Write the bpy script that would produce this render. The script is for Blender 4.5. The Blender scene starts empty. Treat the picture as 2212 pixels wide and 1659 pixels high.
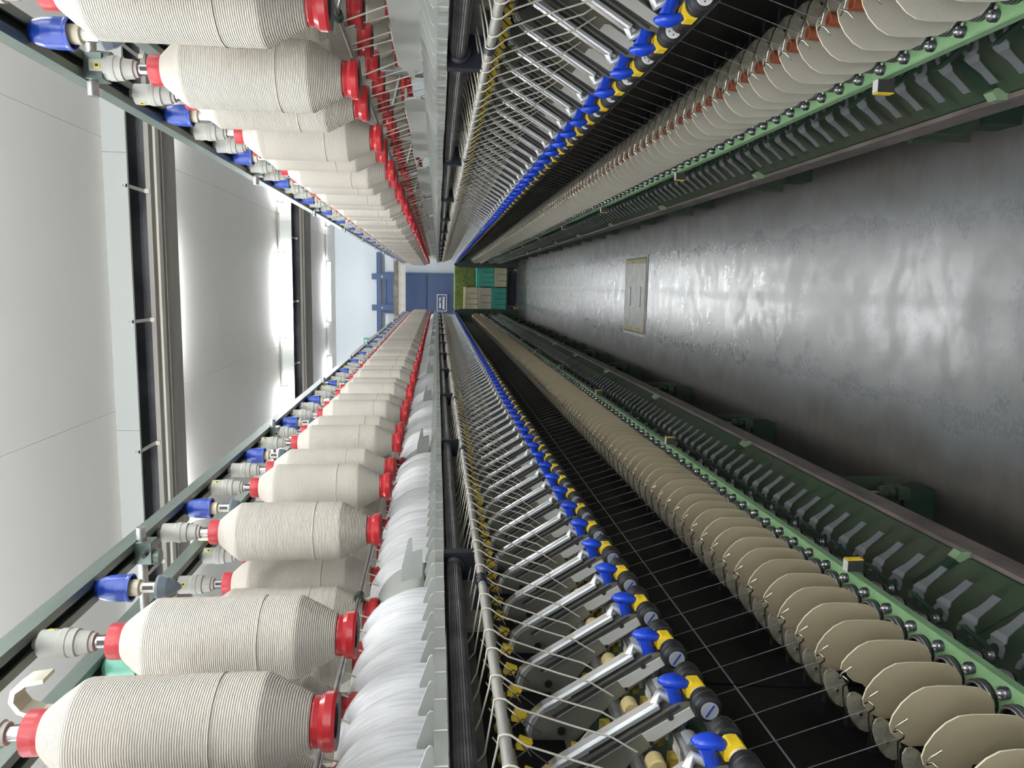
import bpy, math, random
from mathutils import Vector, Matrix
random.seed(7)
PI = math.pi
scene = bpy.context.scene
COL = scene.collection
CZ = 1.52                                   # camera height above the floor

# ------------------------------------------------------------------ camera
def make_camera():
    f, yaw, pit, rol = 1626.3, 0.13209, 0.09887, 0.00435
    cy, sy, cp, sp = math.cos(yaw), math.sin(yaw), math.cos(pit), math.sin(pit)
    F = Vector((-sy*cp, cy*cp, -sp)); R0 = Vector((cy, sy, 0)); U0 = R0.cross(F)
    c, s = math.cos(rol), math.sin(rol)
    R = c*R0 + s*U0; U = c*U0 - s*R0
    X, Y, Z = -U, R, -F                     # the photograph lies on its side
    cam = bpy.data.cameras.new('camera'); cam.sensor_width = 36; cam.lens = f/2212*36
    cam.clip_start = .05; cam.clip_end = 200
    o = bpy.data.objects.new('camera', cam); COL.objects.link(o)
    o.matrix_world = Matrix(((X.x, Y.x, Z.x, 0), (X.y, Y.y, Z.y, 0), (X.z, Y.z, Z.z, CZ), (0, 0, 0, 1)))
    scene.camera = o
make_camera()
w = bpy.data.worlds.new('world'); scene.world = w; w.use_nodes = True
w.node_tree.nodes['Background'].inputs[0].default_value = (.8, .85, .9, 1)
w.node_tree.nodes['Background'].inputs[1].default_value = .15
LAMP_STRENGTH = 52.0
vs = scene.view_settings
vs.view_transform = 'Standard'; vs.look = 'None'; vs.gamma = 1; vs.use_curve_mapping = False
vs.exposure = 1.62
try:
    scene.cycles.use_denoising = True
    scene.cycles.max_bounces = 8; scene.cycles.diffuse_bounces = 4; scene.cycles.glossy_bounces = 4
    scene.cycles.sample_clamp_indirect = 6
except Exception: pass

# ------------------------------------------------------------------ materials
def mat(name, col, rough=.5, metal=0., spec=.5, bump=None, var=None, emit=None, rand=0., trans=0.):
    m = bpy.data.materials.new(name); m.use_nodes = True
    nt = m.node_tree; N = nt.nodes; L = nt.links; b = N['Principled BSDF']
    b.inputs['Base Color'].default_value = (*col, 1); b.inputs['Roughness'].default_value = rough
    b.inputs['Metallic'].default_value = metal; b.inputs['Specular IOR Level'].default_value = spec
    if trans: b.inputs['Transmission Weight'].default_value = trans
    if emit:
        b.inputs['Emission Color'].default_value = (*emit[0], 1); b.inputs['Emission Strength'].default_value = emit[1]
    tc = None
    def coord():
        nonlocal tc
        if tc is None: tc = N.new('ShaderNodeTexCoord')
        return tc.outputs['Object']
    if var:                                 # (scale, second colour, amount, stretch)
        sc, c2, amt, st = var
        mp = N.new('ShaderNodeMapping'); mp.inputs['Scale'].default_value = st; L.new(coord(), mp.inputs[0])
        n = N.new('ShaderNodeTexNoise'); n.inputs['Scale'].default_value = sc; n.inputs['Detail'].default_value = 5
        L.new(mp.outputs[0], n.inputs['Vector'])
        r = N.new('ShaderNodeValToRGB'); r.color_ramp.elements[0].position = .4; r.color_ramp.elements[1].position = .65
        r.color_ramp.elements[0].color = (0, 0, 0, 1); r.color_ramp.elements[1].color = (amt, amt, amt, 1)
        L.new(n.outputs['Fac'], r.inputs[0])
        mx = N.new('ShaderNodeMix'); mx.data_type = 'RGBA'
        mx.inputs['A'].default_value = (*col, 1); mx.inputs['B'].default_value = (*c2, 1)
        L.new(r.outputs[0], mx.inputs['Factor']); L.new(mx.outputs['Result'], b.inputs['Base Color'])
    if rand:
        oi = N.new('ShaderNodeObjectInfo'); hs = N.new('ShaderNodeHueSaturation')
        mr = N.new('ShaderNodeMapRange'); mr.inputs['To Min'].default_value = 1-rand; mr.inputs['To Max'].default_value = 1+rand*.4
        L.new(oi.outputs['Random'], mr.inputs['Value']); L.new(mr.outputs[0], hs.inputs['Value'])
        src = b.inputs['Base Color'].links[0].from_socket if b.inputs['Base Color'].links else None
        if src: L.new(src, hs.inputs['Color'])
        else: hs.inputs['Color'].default_value = (*col, 1)
        L.new(hs.outputs[0], b.inputs['Base Color'])
    if bump:                                # (kind, scale, strength, stretch)
        k, sc, st, stretch = bump
        mp = N.new('ShaderNodeMapping'); mp.inputs['Scale'].default_value = stretch; L.new(coord(), mp.inputs[0])
        if k == 'noise':
            t = N.new('ShaderNodeTexNoise'); t.inputs['Scale'].default_value = sc; t.inputs['Detail'].default_value = 6
            out = t.outputs['Fac']
        else:
            t = N.new('ShaderNodeTexWave'); t.wave_type = 'BANDS'; t.bands_direction = k
            t.inputs['Scale'].default_value = sc; t.inputs['Distortion'].default_value = 2.2
            t.inputs['Detail'].default_value = 2; t.inputs['Detail Scale'].default_value = .12
            out = t.outputs['Fac']
        L.new(mp.outputs[0], t.inputs['Vector'])
        bp = N.new('ShaderNodeBump'); bp.inputs['Strength'].default_value = st; bp.inputs['Distance'].default_value = .002
        L.new(out, bp.inputs['Height']); L.new(bp.outputs[0], b.inputs['Normal'])
    return m

def yarn_mat():
    m = mat('roving_yarn', (.455, .425, .372), .95, spec=.15, rand=.10)
    nt = m.node_tree; N = nt.nodes; L = nt.links; b = N['Principled BSDF']
    tc = N.new('ShaderNodeTexCoord')
    wv = N.new('ShaderNodeTexWave'); wv.bands_direction = 'Z'; wv.inputs['Scale'].default_value = 118
    wv.inputs['Distortion'].default_value = 1.3; wv.inputs['Detail'].default_value = 2; wv.inputs['Detail Scale'].default_value = .25
    L.new(tc.outputs['Object'], wv.inputs['Vector'])
    n = N.new('ShaderNodeTexNoise'); n.inputs['Scale'].default_value = 260; n.inputs['Detail'].default_value = 4
    L.new(tc.outputs['Object'], n.inputs['Vector'])
    a = N.new('ShaderNodeMath'); a.operation = 'MULTIPLY_ADD'; a.inputs[1].default_value = 1.3
    L.new(n.outputs['Fac'], a.inputs[0]); L.new(wv.outputs['Fac'], a.inputs[2])
    bp = N.new('ShaderNodeBump'); bp.inputs['Strength'].default_value = .55; bp.inputs['Distance'].default_value = .0016
    L.new(a.outputs[0], bp.inputs['Height']); L.new(bp.outputs[0], b.inputs['Normal'])
    return m

M = {}
M['yarn'] = yarn_mat()
M['strand'] = mat('roving_strand', (.62, .58, .50), .9, spec=.1)
M['thread'] = mat('spun_thread', (.17, .17, .165), .8, spec=.1)
M['band'] = mat('white_fibre', (.62, .63, .64), .55, spec=.4, bump=('noise', 30, .4, (1, 16, 1)), var=(28, (.42, .42, .43), .7, (.6, 9, .6)))
M['red'] = mat('red_plastic', (.38, .015, .02), .28, bump=('noise', 40, .15, (1, 1, 1)), var=(30, (.34, .015, .02), .6, (1, 1, 1)))
M['redtop'] = mat('red_plastic_light', (.40, .022, .03), .35)
M['grey'] = mat('grey_plastic', (.34, .34, .305), .5, var=(25, (.34, .34, .31), .5, (1, 1, 1)))
M['blue'] = mat('blue_plastic', (.012, .045, .30), .33)
M['handle'] = mat('blue_handle', (.010, .048, .46), .25)
M['mint'] = mat('mint_plastic', (.20, .52, .40), .4)
M['cream'] = mat('cream_plastic', (.55, .50, .38), .5)
M['darkcup'] = mat('slate_plastic', (.10, .12, .14), .45)
M['label'] = mat('yellow_label', (.62, .52, .06), .5)
M['ink'] = mat('black_ink', (.03, .03, .03), .5)
M['steel'] = mat('steel', (.42, .42, .42), .32, metal=.9, var=(60, (.25, .25, .25), .6, (1, 1, 1)))
M['bright'] = mat('polished_steel', (.80, .80, .81), .24, metal=.9)
M['alu'] = mat('aluminium', (.62, .63, .64), .38, metal=.75)
M['plate'] = mat('arm_plate', (.20, .195, .16), .42, metal=.4, var=(14, (.135, .13, .105), .6, (1, 1, 1)))
M['label_grey'] = mat('label_plate_grey', (.52, .52, .49), .45, metal=.2)
M['yellow'] = mat('yellow_plastic', (.82, .58, .02), .4, var=(60, (.62, .42, .02), .5, (1, 1, 1)))
M['ochre'] = mat('ochre_plastic', (.36, .25, .03), .5, var=(60, (.10, .075, .02), 1., (1, 1, 1)))
M['cot'] = mat('cream_rubber', (.62, .50, .24), .6)
M['black'] = mat('black_rubber', (.012, .012, .013), .45, spec=.4)
M['blackpanel'] = mat('black_panel', (.003, .003, .0035), .45, spec=.18, var=(9, (.009, .009, .009), .7, (1, 1, .2)))
M['cap'] = mat('grey_cap', (.27, .29, .31), .45)
M['capwhite'] = mat('white_cap', (.66, .66, .65), .45)
M['bluemark'] = mat('blue_mark', (.01, .03, .30), .5)
M['green'] = mat('rail_green', (.14, .255, .125), .38, var=(18, (.18, .31, .16), .6, (1, .3, 1)), bump=('noise', 60, .2, (1, 1, 1)))
M['railgreen'] = mat('creel_green', (.115, .15, .13), .38, metal=.4, var=(20, (.19, .225, .20), .5, (1, .2, 1)))
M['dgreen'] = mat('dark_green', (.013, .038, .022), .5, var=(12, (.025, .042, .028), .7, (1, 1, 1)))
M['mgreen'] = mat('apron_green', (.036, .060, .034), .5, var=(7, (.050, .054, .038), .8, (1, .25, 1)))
M['lgreen'] = mat('bracket_green', (.20, .28, .16), .5, var=(20, (.12, .2, .13), .6, (1, 1, 1)))
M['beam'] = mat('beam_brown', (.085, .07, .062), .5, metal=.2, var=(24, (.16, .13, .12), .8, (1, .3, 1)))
M['septan'] = mat('separator_tan', (.31, .26, .17), .55, rand=.08, bump=('noise', 160, .25, (1, 1, 1)))
M['sepgrey'] = mat('separator_grey', (.38, .36, .30), .5, rand=.05, bump=('noise', 160, .2, (1, 1, 1)))
M['sepedge'] = mat('separator_edge', (.62, .58, .44), .5)
M['ring'] = mat('ring_metal', (.17, .17, .19), .3, metal=.9)
M['lever'] = mat('lever_grey', (.13, .14, .15), .42, metal=.3, var=(40, (.14, .145, .15), .6, (1, 1, 1)))
M['lappet'] = mat('lappet_metal', (.55, .50, .40), .4, metal=.6, var=(50, (.16, .15, .12), .7, (1, 1, 1)))
M['wire'] = mat('wire', (.75, .70, .58), .2, metal=1.)
M['brown'] = mat('brown_tube', (.22, .065, .03), .4)
M['cover'] = mat('cover_grey', (.35, .365, .34), .42, var=(10, (.30, .315, .295), .5, (1, 1, 1)))
M['comb'] = mat('comb_plastic', (.33, .345, .32), .35, spec=.5)
M['combglint'] = mat('comb_edge_glint', (.78, .79, .76), .3)  # bright rim: light caught by the edges, put into the colour
M['roller'] = mat('fluted_roller', (.075, .075, .078), .42, metal=.25, var=(9, (.02, .02, .02), .9, (1, 3, 1)))
M['tube'] = mat('guide_tube', (.40, .39, .36), .4, metal=.3, var=(30, (.30, .29, .26), .6, (1, .2, 1)))
M['navy'] = mat('clamp_black', (.012, .013, .022), .4)
M['backplate'] = mat('back_plate', (.30, .29, .26), .5, metal=.3, var=(16, (.12, .11, .09), .8, (1, 1, 1)))
M['ceiling'] = mat('ceiling_paint', (.90, .87, .81), .75, spec=.2, var=(.8, (.87, .84, .78), .6, (1, 1, 1)), bump=('noise', 90, .12, (1, 1, 1)))
M['strip'] = mat('ceiling_strip', (.42, .43, .405), .55, spec=.3)
M['beampaint'] = mat('beam_paint', (.40, .365, .32), .6, var=(3, (.30, .27, .24), .7, (.2, 1, 1)))
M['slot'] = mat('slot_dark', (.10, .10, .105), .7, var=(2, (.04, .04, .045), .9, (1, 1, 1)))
M['creamlip'] = mat('cream_lip', (.62, .58, .50), .5)
M['wall'] = mat('wall_paint', (.42, .455, .48), .7, spec=.2, bump=('noise', 50, .1, (1, 1, 1)))
M['door'] = mat('door_blue', (.020, .045, .115), .5, var=(3, (.024, .052, .128), .6, (1, 1, 1)))
M['sign'] = mat('sign_navy', (.012, .022, .075), .4)
M['white'] = mat('white_paint', (.85, .86, .88), .5)
M['exit'] = mat('exit_green', (.03, .27, .14), .4)
M['duct'] = mat('girder_plate', (.48, .46, .40), .5, metal=.3)
M['duct2'] = mat('girder_rust', (.20, .18, .14), .6, var=(6, (.36, .33, .25), .9, (1, 1, 1)))
M['teal'] = mat('teal_crate', (.045, .42, .33), .45, var=(8, (.035, .33, .26), .7, (1, 1, 1)))
M['beige'] = mat('beige_crate', (.62, .58, .38), .5, var=(8, (.50, .47, .32), .7, (1, 1, 1)))
M['stone'] = mat('grey_crate', (.54, .51, .40), .5, var=(8, (.44, .42, .33), .7, (1, 1, 1)))
M['tubegreen'] = mat('lime_tube', (.34, .44, .09), .5, var=(30, (.16, .25, .04), .8, (1, 1, 1)))
M['orange'] = mat('orange_wheel', (.50, .22, .03), .5)
M['lampbody'] = mat('lamp_body', (.50, .50, .50), .4)
M['lamp'] = mat('lamp_tube', (1, 1, 1), .5, emit=((.95, .98, 1.0), LAMP_STRENGTH))
M['hatch'] = mat('hatch_steel', (.20, .205, .19), .42, metal=.3, var=(12, (.28, .28, .25), .8, (1, 1, 1)))
M['hatchyellow'] = mat('hatch_yellow', (.42, .35, .12), .6, var=(30, (.2, .19, .15), .9, (1, 1, 1)))
M['reel'] = mat('pale_plastic', (.62, .60, .52), .45)

def floor_mat():
    m = bpy.data.materials.new('polished_floor'); m.use_nodes = True
    nt = m.node_tree; N = nt.nodes; L = nt.links; b = N['Principled BSDF']
    g = N.new('ShaderNodeNewGeometry'); sp = N.new('ShaderNodeSeparateXYZ'); L.new(g.outputs['Position'], sp.inputs[0])
    def noise(scale, st, det=6, rg=.6):
        mp = N.new('ShaderNodeMapping'); mp.inputs['Scale'].default_value = st; L.new(g.outputs['Position'], mp.inputs[0])
        n = N.new('ShaderNodeTexNoise'); n.inputs['Scale'].default_value = scale; n.inputs['Detail'].default_value = det
        n.inputs['Roughness'].default_value = rg
        L.new(mp.outputs[0], n.inputs['Vector']); return n.outputs['Fac']
    def math_(op, a, bb, c=None):
        n = N.new('ShaderNodeMath'); n.operation = op
        for i, v in enumerate((a, bb, c)):
            if v is None: continue
            if isinstance(v, (int, float)): n.inputs[i].default_value = v
            else: L.new(v, n.inputs[i])
        return n.outputs[0]
    def ramp(v, a, bb, c0=0., c1=1.):
        n = N.new('ShaderNodeMapRange'); n.interpolation_type = 'SMOOTHSTEP'
        n.inputs['From Min'].default_value = a; n.inputs['From Max'].default_value = bb
        n.inputs['To Min'].default_value = c0; n.inputs['To Max'].default_value = c1
        L.new(v, n.inputs['Value']); return n.outputs[0]
    def mixc(f, A, B):
        n = N.new('ShaderNodeMix'); n.data_type = 'RGBA'; L.new(f, n.inputs['Factor'])
        for k, v in (('A', A), ('B', B)):
            if isinstance(v, tuple): n.inputs[k].default_value = (*v, 1)
            else: L.new(v, n.inputs[k])
        return n.outputs['Result']
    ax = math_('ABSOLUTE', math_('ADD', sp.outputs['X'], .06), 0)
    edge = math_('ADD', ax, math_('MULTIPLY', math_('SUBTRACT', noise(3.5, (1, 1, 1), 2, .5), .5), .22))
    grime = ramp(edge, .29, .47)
    worn = ramp(noise(6, (1.0, 1.3, 1), 10, .75), .38, .68)          # worn, matt patches in the walkway
    mid = ramp(ax, .30, .14)
    worn = math_('MULTIPLY', worn, mid)
    streak = ramp(noise(7, (1, 2.6, 1), 9, .75), .30, .75)
    c = mixc(streak, (.10, .11, .116), (.135, .145, .15))
    c = mixc(worn, c, (.155, .152, .138))
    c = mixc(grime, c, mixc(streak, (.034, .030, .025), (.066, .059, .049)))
    L.new(c, b.inputs['Base Color'])
    fine = noise(60, (1, 2, 1), 6, .7)
    r = math_('ADD', .27, math_('MULTIPLY', worn, .14))
    r = math_('ADD', r, math_('MULTIPLY', grime, .22))
    r = math_('ADD', r, math_('MULTIPLY', math_('SUBTRACT', fine, .5), .10))
    L.new(r, b.inputs['Roughness']); 
    patch = ramp(noise(7, (1, 1.4, 1), 10, .8), .42, .58)
    lane = math_('SUBTRACT', 1., math_('MULTIPLY', ramp(math_('ABSOLUTE', math_('ADD', math_('ADD', sp.outputs['X'], .035), math_('MULTIPLY', math_('SUBTRACT', noise(4, (1, 1, 1), 3), .5), .03)), 0), .030, .012), .6))
    cw = math_('MULTIPLY', math_('MULTIPLY', math_('SUBTRACT', 1., math_('MULTIPLY', grime, .9)), math_('ADD', .12, math_('MULTIPLY', patch, .88))), lane)
    L.new(cw, b.inputs['Coat Weight']); b.inputs['Specular IOR Level'].default_value = 1.0
    b.inputs['Coat Weight'].default_value = .7; b.inputs['Coat Roughness'].default_value = .24
    bp = N.new('ShaderNodeBump'); bp.inputs['Strength'].default_value = .25; bp.inputs['Distance'].default_value = .002
    L.new(math_('ADD', noise(35, (1, 1, 1), 8, .7), math_('MULTIPLY', fine, .4)), bp.inputs['Height']); L.new(bp.outputs[0], b.inputs['Normal'])
    return m
M['floor'] = floor_mat()

# ------------------------------------------------------------------ mesh builder
class MB:
    def __init__(s): s.v = []; s.f = []; s.m = []; s.sm = []; s.mats = []
    def mi(s, k):
        if k not in s.mats: s.mats.append(k)
        return s.mats.index(k)
    def add(s, vs, fs, k, smooth=False):
        o = len(s.v); s.v += [tuple(v) for v in vs]; i = s.mi(k)
        for f in fs: s.f.append(tuple(o+a for a in f)); s.m.append(i); s.sm.append(smooth)
    def box(s, x0, x1, y0, y1, z0, z1, k):
        x0, x1 = sorted((x0, x1)); y0, y1 = sorted((y0, y1)); z0, z1 = sorted((z0, z1))
        v = [(x, y, z) for z in (z0, z1) for y in (y0, y1) for x in (x0, x1)]
        s.add(v, [(0, 2, 3, 1), (4, 5, 7, 6), (0, 1, 5, 4), (2, 6, 7, 3), (0, 4, 6, 2), (1, 3, 7, 5)], k)
    def prism(s, pts, y0, y1, k, kside=None, smooth=False):        # outline in x,z swept along y
        n = len(pts)
        a = sum(pts[i][0]*pts[(i+1) % n][1]-pts[(i+1) % n][0]*pts[i][1] for i in range(n))
        if a < 0: pts = pts[::-1]
        v = [(x, y0, z) for x, z in pts]+[(x, y1, z) for x, z in pts]
        s.add(v, [tuple(range(n)), tuple(range(2*n-1, n-1, -1))], k)
        s.add(v, [(i+n, (i+1) % n+n, (i+1) % n, i)[::1] for i in range(n)], kside or k, smooth)
    def sweep(s, path, r, k, n=8, caps=True):
        path = [Vector(p) for p in path]; rs = r if isinstance(r, (list, tuple)) else [r]*len(path)
        o = len(s.v); vs = []; fs = []
        up = None
        for i, p in enumerate(path):
            t = (path[min(i+1, len(path)-1)]-path[max(i-1, 0)]).normalized()
            if up is None: up = t.orthogonal().normalized()
            a = (up-t*up.dot(t)).normalized(); up = a; b = t.cross(a)
            for j in range(n):
                q = 2*PI*j/n; vs.append(p+(a*math.cos(q)+b*math.sin(q))*rs[i])
        for i in range(len(path)-1):
            for j in range(n):
                fs.append((i*n+j, i*n+(j+1) % n, (i+1)*n+(j+1) % n, (i+1)*n+j))
        s.add(vs, fs, k, True)
        if caps:
            L0 = len(path)-1
            s.add(vs, [tuple(range(n-1, -1, -1)), tuple(L0*n+j for j in range(n))], k)
    def lathe(s, prof, k, n=20, axis='z', c=(0, 0, 0), caps=(True, True), sharp=True):
        # prof: list of (radius, height[, material of the segment up to the next point])
        def pt(r, h, q):
            a, b = r*math.cos(q), r*math.sin(q)
            if axis == 'z': return (c[0]+a, c[1]+b, c[2]+h)
            if axis == 'y': return (c[0]+b, c[1]+h, c[2]+a)
            return (c[0]+h, c[1]+a, c[2]+b)
        for i in range(len(prof)-1):
            p, q = prof[i], prof[i+1]; kk = p[2] if len(p) > 2 else k
            vs = [pt(p[0], p[1], 2*PI*j/n) for j in range(n)]+[pt(q[0], q[1], 2*PI*j/n) for j in range(n)]
            s.add(vs, [(j, (j+1) % n, n+(j+1) % n, n+j) for j in range(n)], kk, True)
        for e, p in ((0, prof[0]), (1, prof[-1])):
            if caps[e] and p[0] > 1e-5:
                vs = [pt(p[0], p[1], 2*PI*j/n) for j in range(n)]
                s.add(vs, [tuple(range(n)) if e else tuple(range(n-1, -1, -1))], (prof[-1][2] if e and len(prof[-1]) > 2 else (prof[0][2] if not e and len(prof[0]) > 2 else k)))
    def mesh(s, name):
        me = bpy.data.meshes.new(name); me.from_pydata(s.v, [], s.f)
        for k in s.mats: me.materials.append(M[k])
        me.polygons.foreach_set('material_index', s.m); me.polygons.foreach_set('use_smooth', s.sm)
        me.update(); return me
def link(name, me, parent=None, loc=(0, 0, 0), rz=0.):
    o = bpy.data.objects.new(name, me); COL.objects.link(o)
    if parent is not None: o.parent = parent
    o.location = loc
    if rz: o.rotation_euler = (0, 0, rz)
    return o
def tag(o, label, cat, group=None, kind=None):
    if label: o['label'] = label
    if cat: o['category'] = cat
    if group: o['group'] = group
    if kind: o['kind'] = kind
    return o
def obj(name, mb, parent=None, loc=(0, 0, 0)): return link(name, mb.mesh(name), parent, loc)
def structure(name, mb, label=None, parent=None):
    o = obj(name, mb, parent); o['kind'] = 'structure'
    if label: o['label'] = label
    return o
def merge(*mbs):
    r = MB()
    for m in mbs:
        o = len(r.v); r.v += m.v
        for f, i, sm in zip(m.f, m.m, m.sm):
            r.f.append(tuple(o+a for a in f)); r.m.append(r.mi(m.mats[i])); r.sm.append(sm)
    return r
def ordinal(n):
    w_ = ['', 'first', 'second', 'third', 'fourth', 'fifth', 'sixth', 'seventh', 'eighth', 'ninth', 'tenth']
    if n <= 10: return w_[n]
    return '%d%s' % (n, 'th' if 10 < n % 100 < 14 else {1: 'st', 2: 'nd', 3: 'rd'}.get(n % 10, 'th'))

# ------------------------------------------------------------------ the hall
X0, X1, Y0, Y1, ZC = -6., 6., -5., 22., CZ+2.90
def hall():
    root = bpy.data.objects.new('floor', None); COL.objects.link(root); root['kind'] = 'structure'
    root['label'] = 'worn grey polished floor of the aisle with dark grime along both machines'
    for a, b in ((Y0, 5.243), (5.247, Y1)):
        m = MB(); m.box(X0, X1, a, b, -.08, 0, 'floor'); obj('floor_slab', m, root)
    m = MB(); m.box(X0, X1, 5.243, 5.247, -.08, -.004, 'black'); obj('floor_joint', m, root)
    # access hatch set in the floor
    m = MB(); x0, x1, y0, y1 = -.352, .218, 5.43, 6.04
    h = bpy.data.objects.new('floor_hatch', None); COL.objects.link(h); h.parent = root; h.location = (0, 0, 0)
    m.box(x0, x1, y0, y1, .0, .003, 'black'); obj('hatch_gap', m, h)
    m = MB(); m.box(x0+.012, x1-.012, y0+.012, y1-.012, .003, .007, 'hatch')
    obj('hatch_cover', m, h)
    m = MB()
    for a in (x0+.012, x1-.045): m.box(a, a+.033, y0+.014, y1-.014, .007, .0082, 'hatchyellow')
    obj('yellow_marking', m, h)
    for yy in (5.575, 5.87):
        m = MB(); m.box(-.15, 0, yy-.02, yy+.02, .007, .0078, 'black'); m.box(-.145, -.005, yy-.007, yy+.007, .0078, .014, 'white'); obj('hatch_grip', m, h)
    m = MB()
    m.box(x0-.02, x0, y0-.02, y1+.02, 0, .006, 'steel'); m.box(x1, x1+.02, y0-.02, y1+.02, 0, .006, 'hatch')
    m.box(x0, x1, y0-.02, y0, 0, .005, 'hatch'); m.box(x0, x1, y1, y1+.02, 0, .005, 'hatch'); obj('hatch_frame', m, h)

    m = MB(); m.box(X0, X1, Y1, Y1+.2, 0, ZC, 'wall'); structure('wall_far', m, 'pale bluish white end wall behind the sliding door')
    m = MB(); m.box(X0, X1, Y0-.2, Y0, 0, ZC, 'wall'); structure('wall_back', m)
    m = MB(); m.box(X0-.2, X0, Y0, Y1, 0, ZC, 'wall'); structure('wall_left', m)
    m = MB(); m.box(X1, X1+.2, Y0, Y1, 0, ZC, 'wall'); structure('wall_right', m)
    # ceiling: panels between the air slots
    cr = bpy.data.objects.new('ceiling', None); COL.objects.link(cr); cr['kind'] = 'structure'
    cr['label'] = 'white suspended ceiling crossed by two recessed air slots and beams'
    S = [(-.41, .04, CZ+2.67, .73), (7.06, 7.50, CZ+2.67, 8.20), (14.53, 14.98, CZ+2.60, 16.05)]
    edges = [Y0]+[v for s_ in S[1:] for v in (s_[0], s_[3])]+[Y1]
    pans = [(edges[i], edges[i+1]) for i in range(0, len(edges), 2)]
    for a, b in pans:
        n = max(1, round((b-a)/2.45)); st = (b-a)/n
        xs = [X0, -3.6, -1.2, 1.2, 3.6, X1]
        for i in range(n):
            for j in range(len(xs)-1):
                m = MB(); m.box(xs[j]+.0015, xs[j+1]-.0015, a+i*st+.0015, a+(i+1)*st-.0015, ZC, ZC+.04, 'ceiling'); obj('ceiling_panel', m, cr)
        m = MB(); m.box(X0, X1, a, b, ZC+.041, ZC+.1, 'ceiling'); obj('panel_backing', m, cr)
    for a, b, zb, c in S[1:]:
        t = bpy.data.objects.new('trim_air_slot', None); COL.objects.link(t); t['kind'] = 'structure'
        t['label'] = 'cross beam with dark air slot and cream lip under the ceiling, %s' % ('nearer one' if a < 10 else 'farther one, behind the bright lamp row')
        t.location = (0, a, zb)
        def part(n, mb): 
            o = obj(n, mb, t); o.location = (0, -a, -zb); return o
        zs = CZ+2.70
        for j in range(5):
            xx = -6.3+j*2.46
            m = MB(); m.box(xx+.0015, xx+2.4585, a-.012, a, zs, ZC, 'strip'); part('fascia_panel', m)
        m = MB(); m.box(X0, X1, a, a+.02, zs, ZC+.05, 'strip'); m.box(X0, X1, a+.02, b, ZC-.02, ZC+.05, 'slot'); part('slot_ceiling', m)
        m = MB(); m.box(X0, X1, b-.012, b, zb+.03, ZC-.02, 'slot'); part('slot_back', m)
        m = MB(); m.box(X0, X1, b, c, zb, ZC+.05, 'beampaint'); m.box(X0, X1, b-.04, b, zb-.012, zb+.03, 'beampaint'); part('cross_beam', m)
        m = MB(); m.box(X0, X1, b+.10, b+.19, zb-.022, zb, 'creamlip'); part('cream_lip', m)
        m = MB(); m.box(X0, X1, b+.30, b+.32, zb-.012, zb, 'beampaint'); part('bead', m)
        for j in range(10):
            xx = -5.15+j*1.19
            m = MB(); m.box(xx-.014, xx+.014, a-.012, b, zs+.005, zs+.02, 'creamlip'); m.box(xx-.02, xx+.02, b-.06, b-.03, zs-.035, zs+.005, 'creamlip')
            for q in (-.03, -.055):
                m.lathe([(.004, 0), (.004, .004)], 'ink', 8, 'y', (xx, a-.0165, zs+.07+q))
            part('slot_bracket', m)
    # lamps
    body = MB(); body.box(-.80, .80, -.022, .022, -.050, 0, 'lampbody')
    tubes = MB(); tubes.sweep([(-.76, 0, -.100), (.76, 0, -.100)], .022, 'lamp', 10)
    ends = MB()
    for s_ in (-1, 1): ends.box(s_*.80, s_*.76, -.024, .024, -.124, -.050, 'lampbody')
    hg_ = MB()
    for q in (-.6, .6): hg_.box(q-.004, q+.004, -.004, .004, 0, .95, 'lampbody')
    MHg = hg_.mesh('hanger')
    MBd, MTb, MEn = body.mesh('housing'), tubes.mesh('tube'), ends.mesh('end_cap')
    for yy, nm in ((-3.5, 'third row behind the viewpoint'), (-1.5, 'added fill row just behind the viewpoint'), (.5, 'added fill row overhead'), (2.4, 'row above the nearest bobbins'), (8.45, 'just past the nearer cross beam'), (14.25, 'middle bright row'), (20.15, 'row nearest the end wall')):  # rows overhead and just behind are added, unseen, to fill the foreground
        for i in range(-2, 3):
            xx = -.27+2.46*i
            r = bpy.data.objects.new('ceiling_lamp', None); COL.objects.link(r); r.location = (xx, yy, ZC-(0 if yy > 5 else .95))  # unseen rows hung lower to throw more light on the ceiling
            pos = {-2: 'second from aisle on left', -1: 'first to the left of the aisle', 0: 'right over the aisle', 1: 'first to the right of the aisle', 2: 'second from aisle on right'}[i]
            tag(r, 'fluorescent tube lamp, %s, %s' % (nm, pos), 'lamp', 'fluorescent ceiling lamps')
            link('housing', MBd, r)
            if yy < 5: link('hanger', MHg, r)
            link('tube', MTb, r); link('end_cap', MEn, r)
hall()

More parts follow.
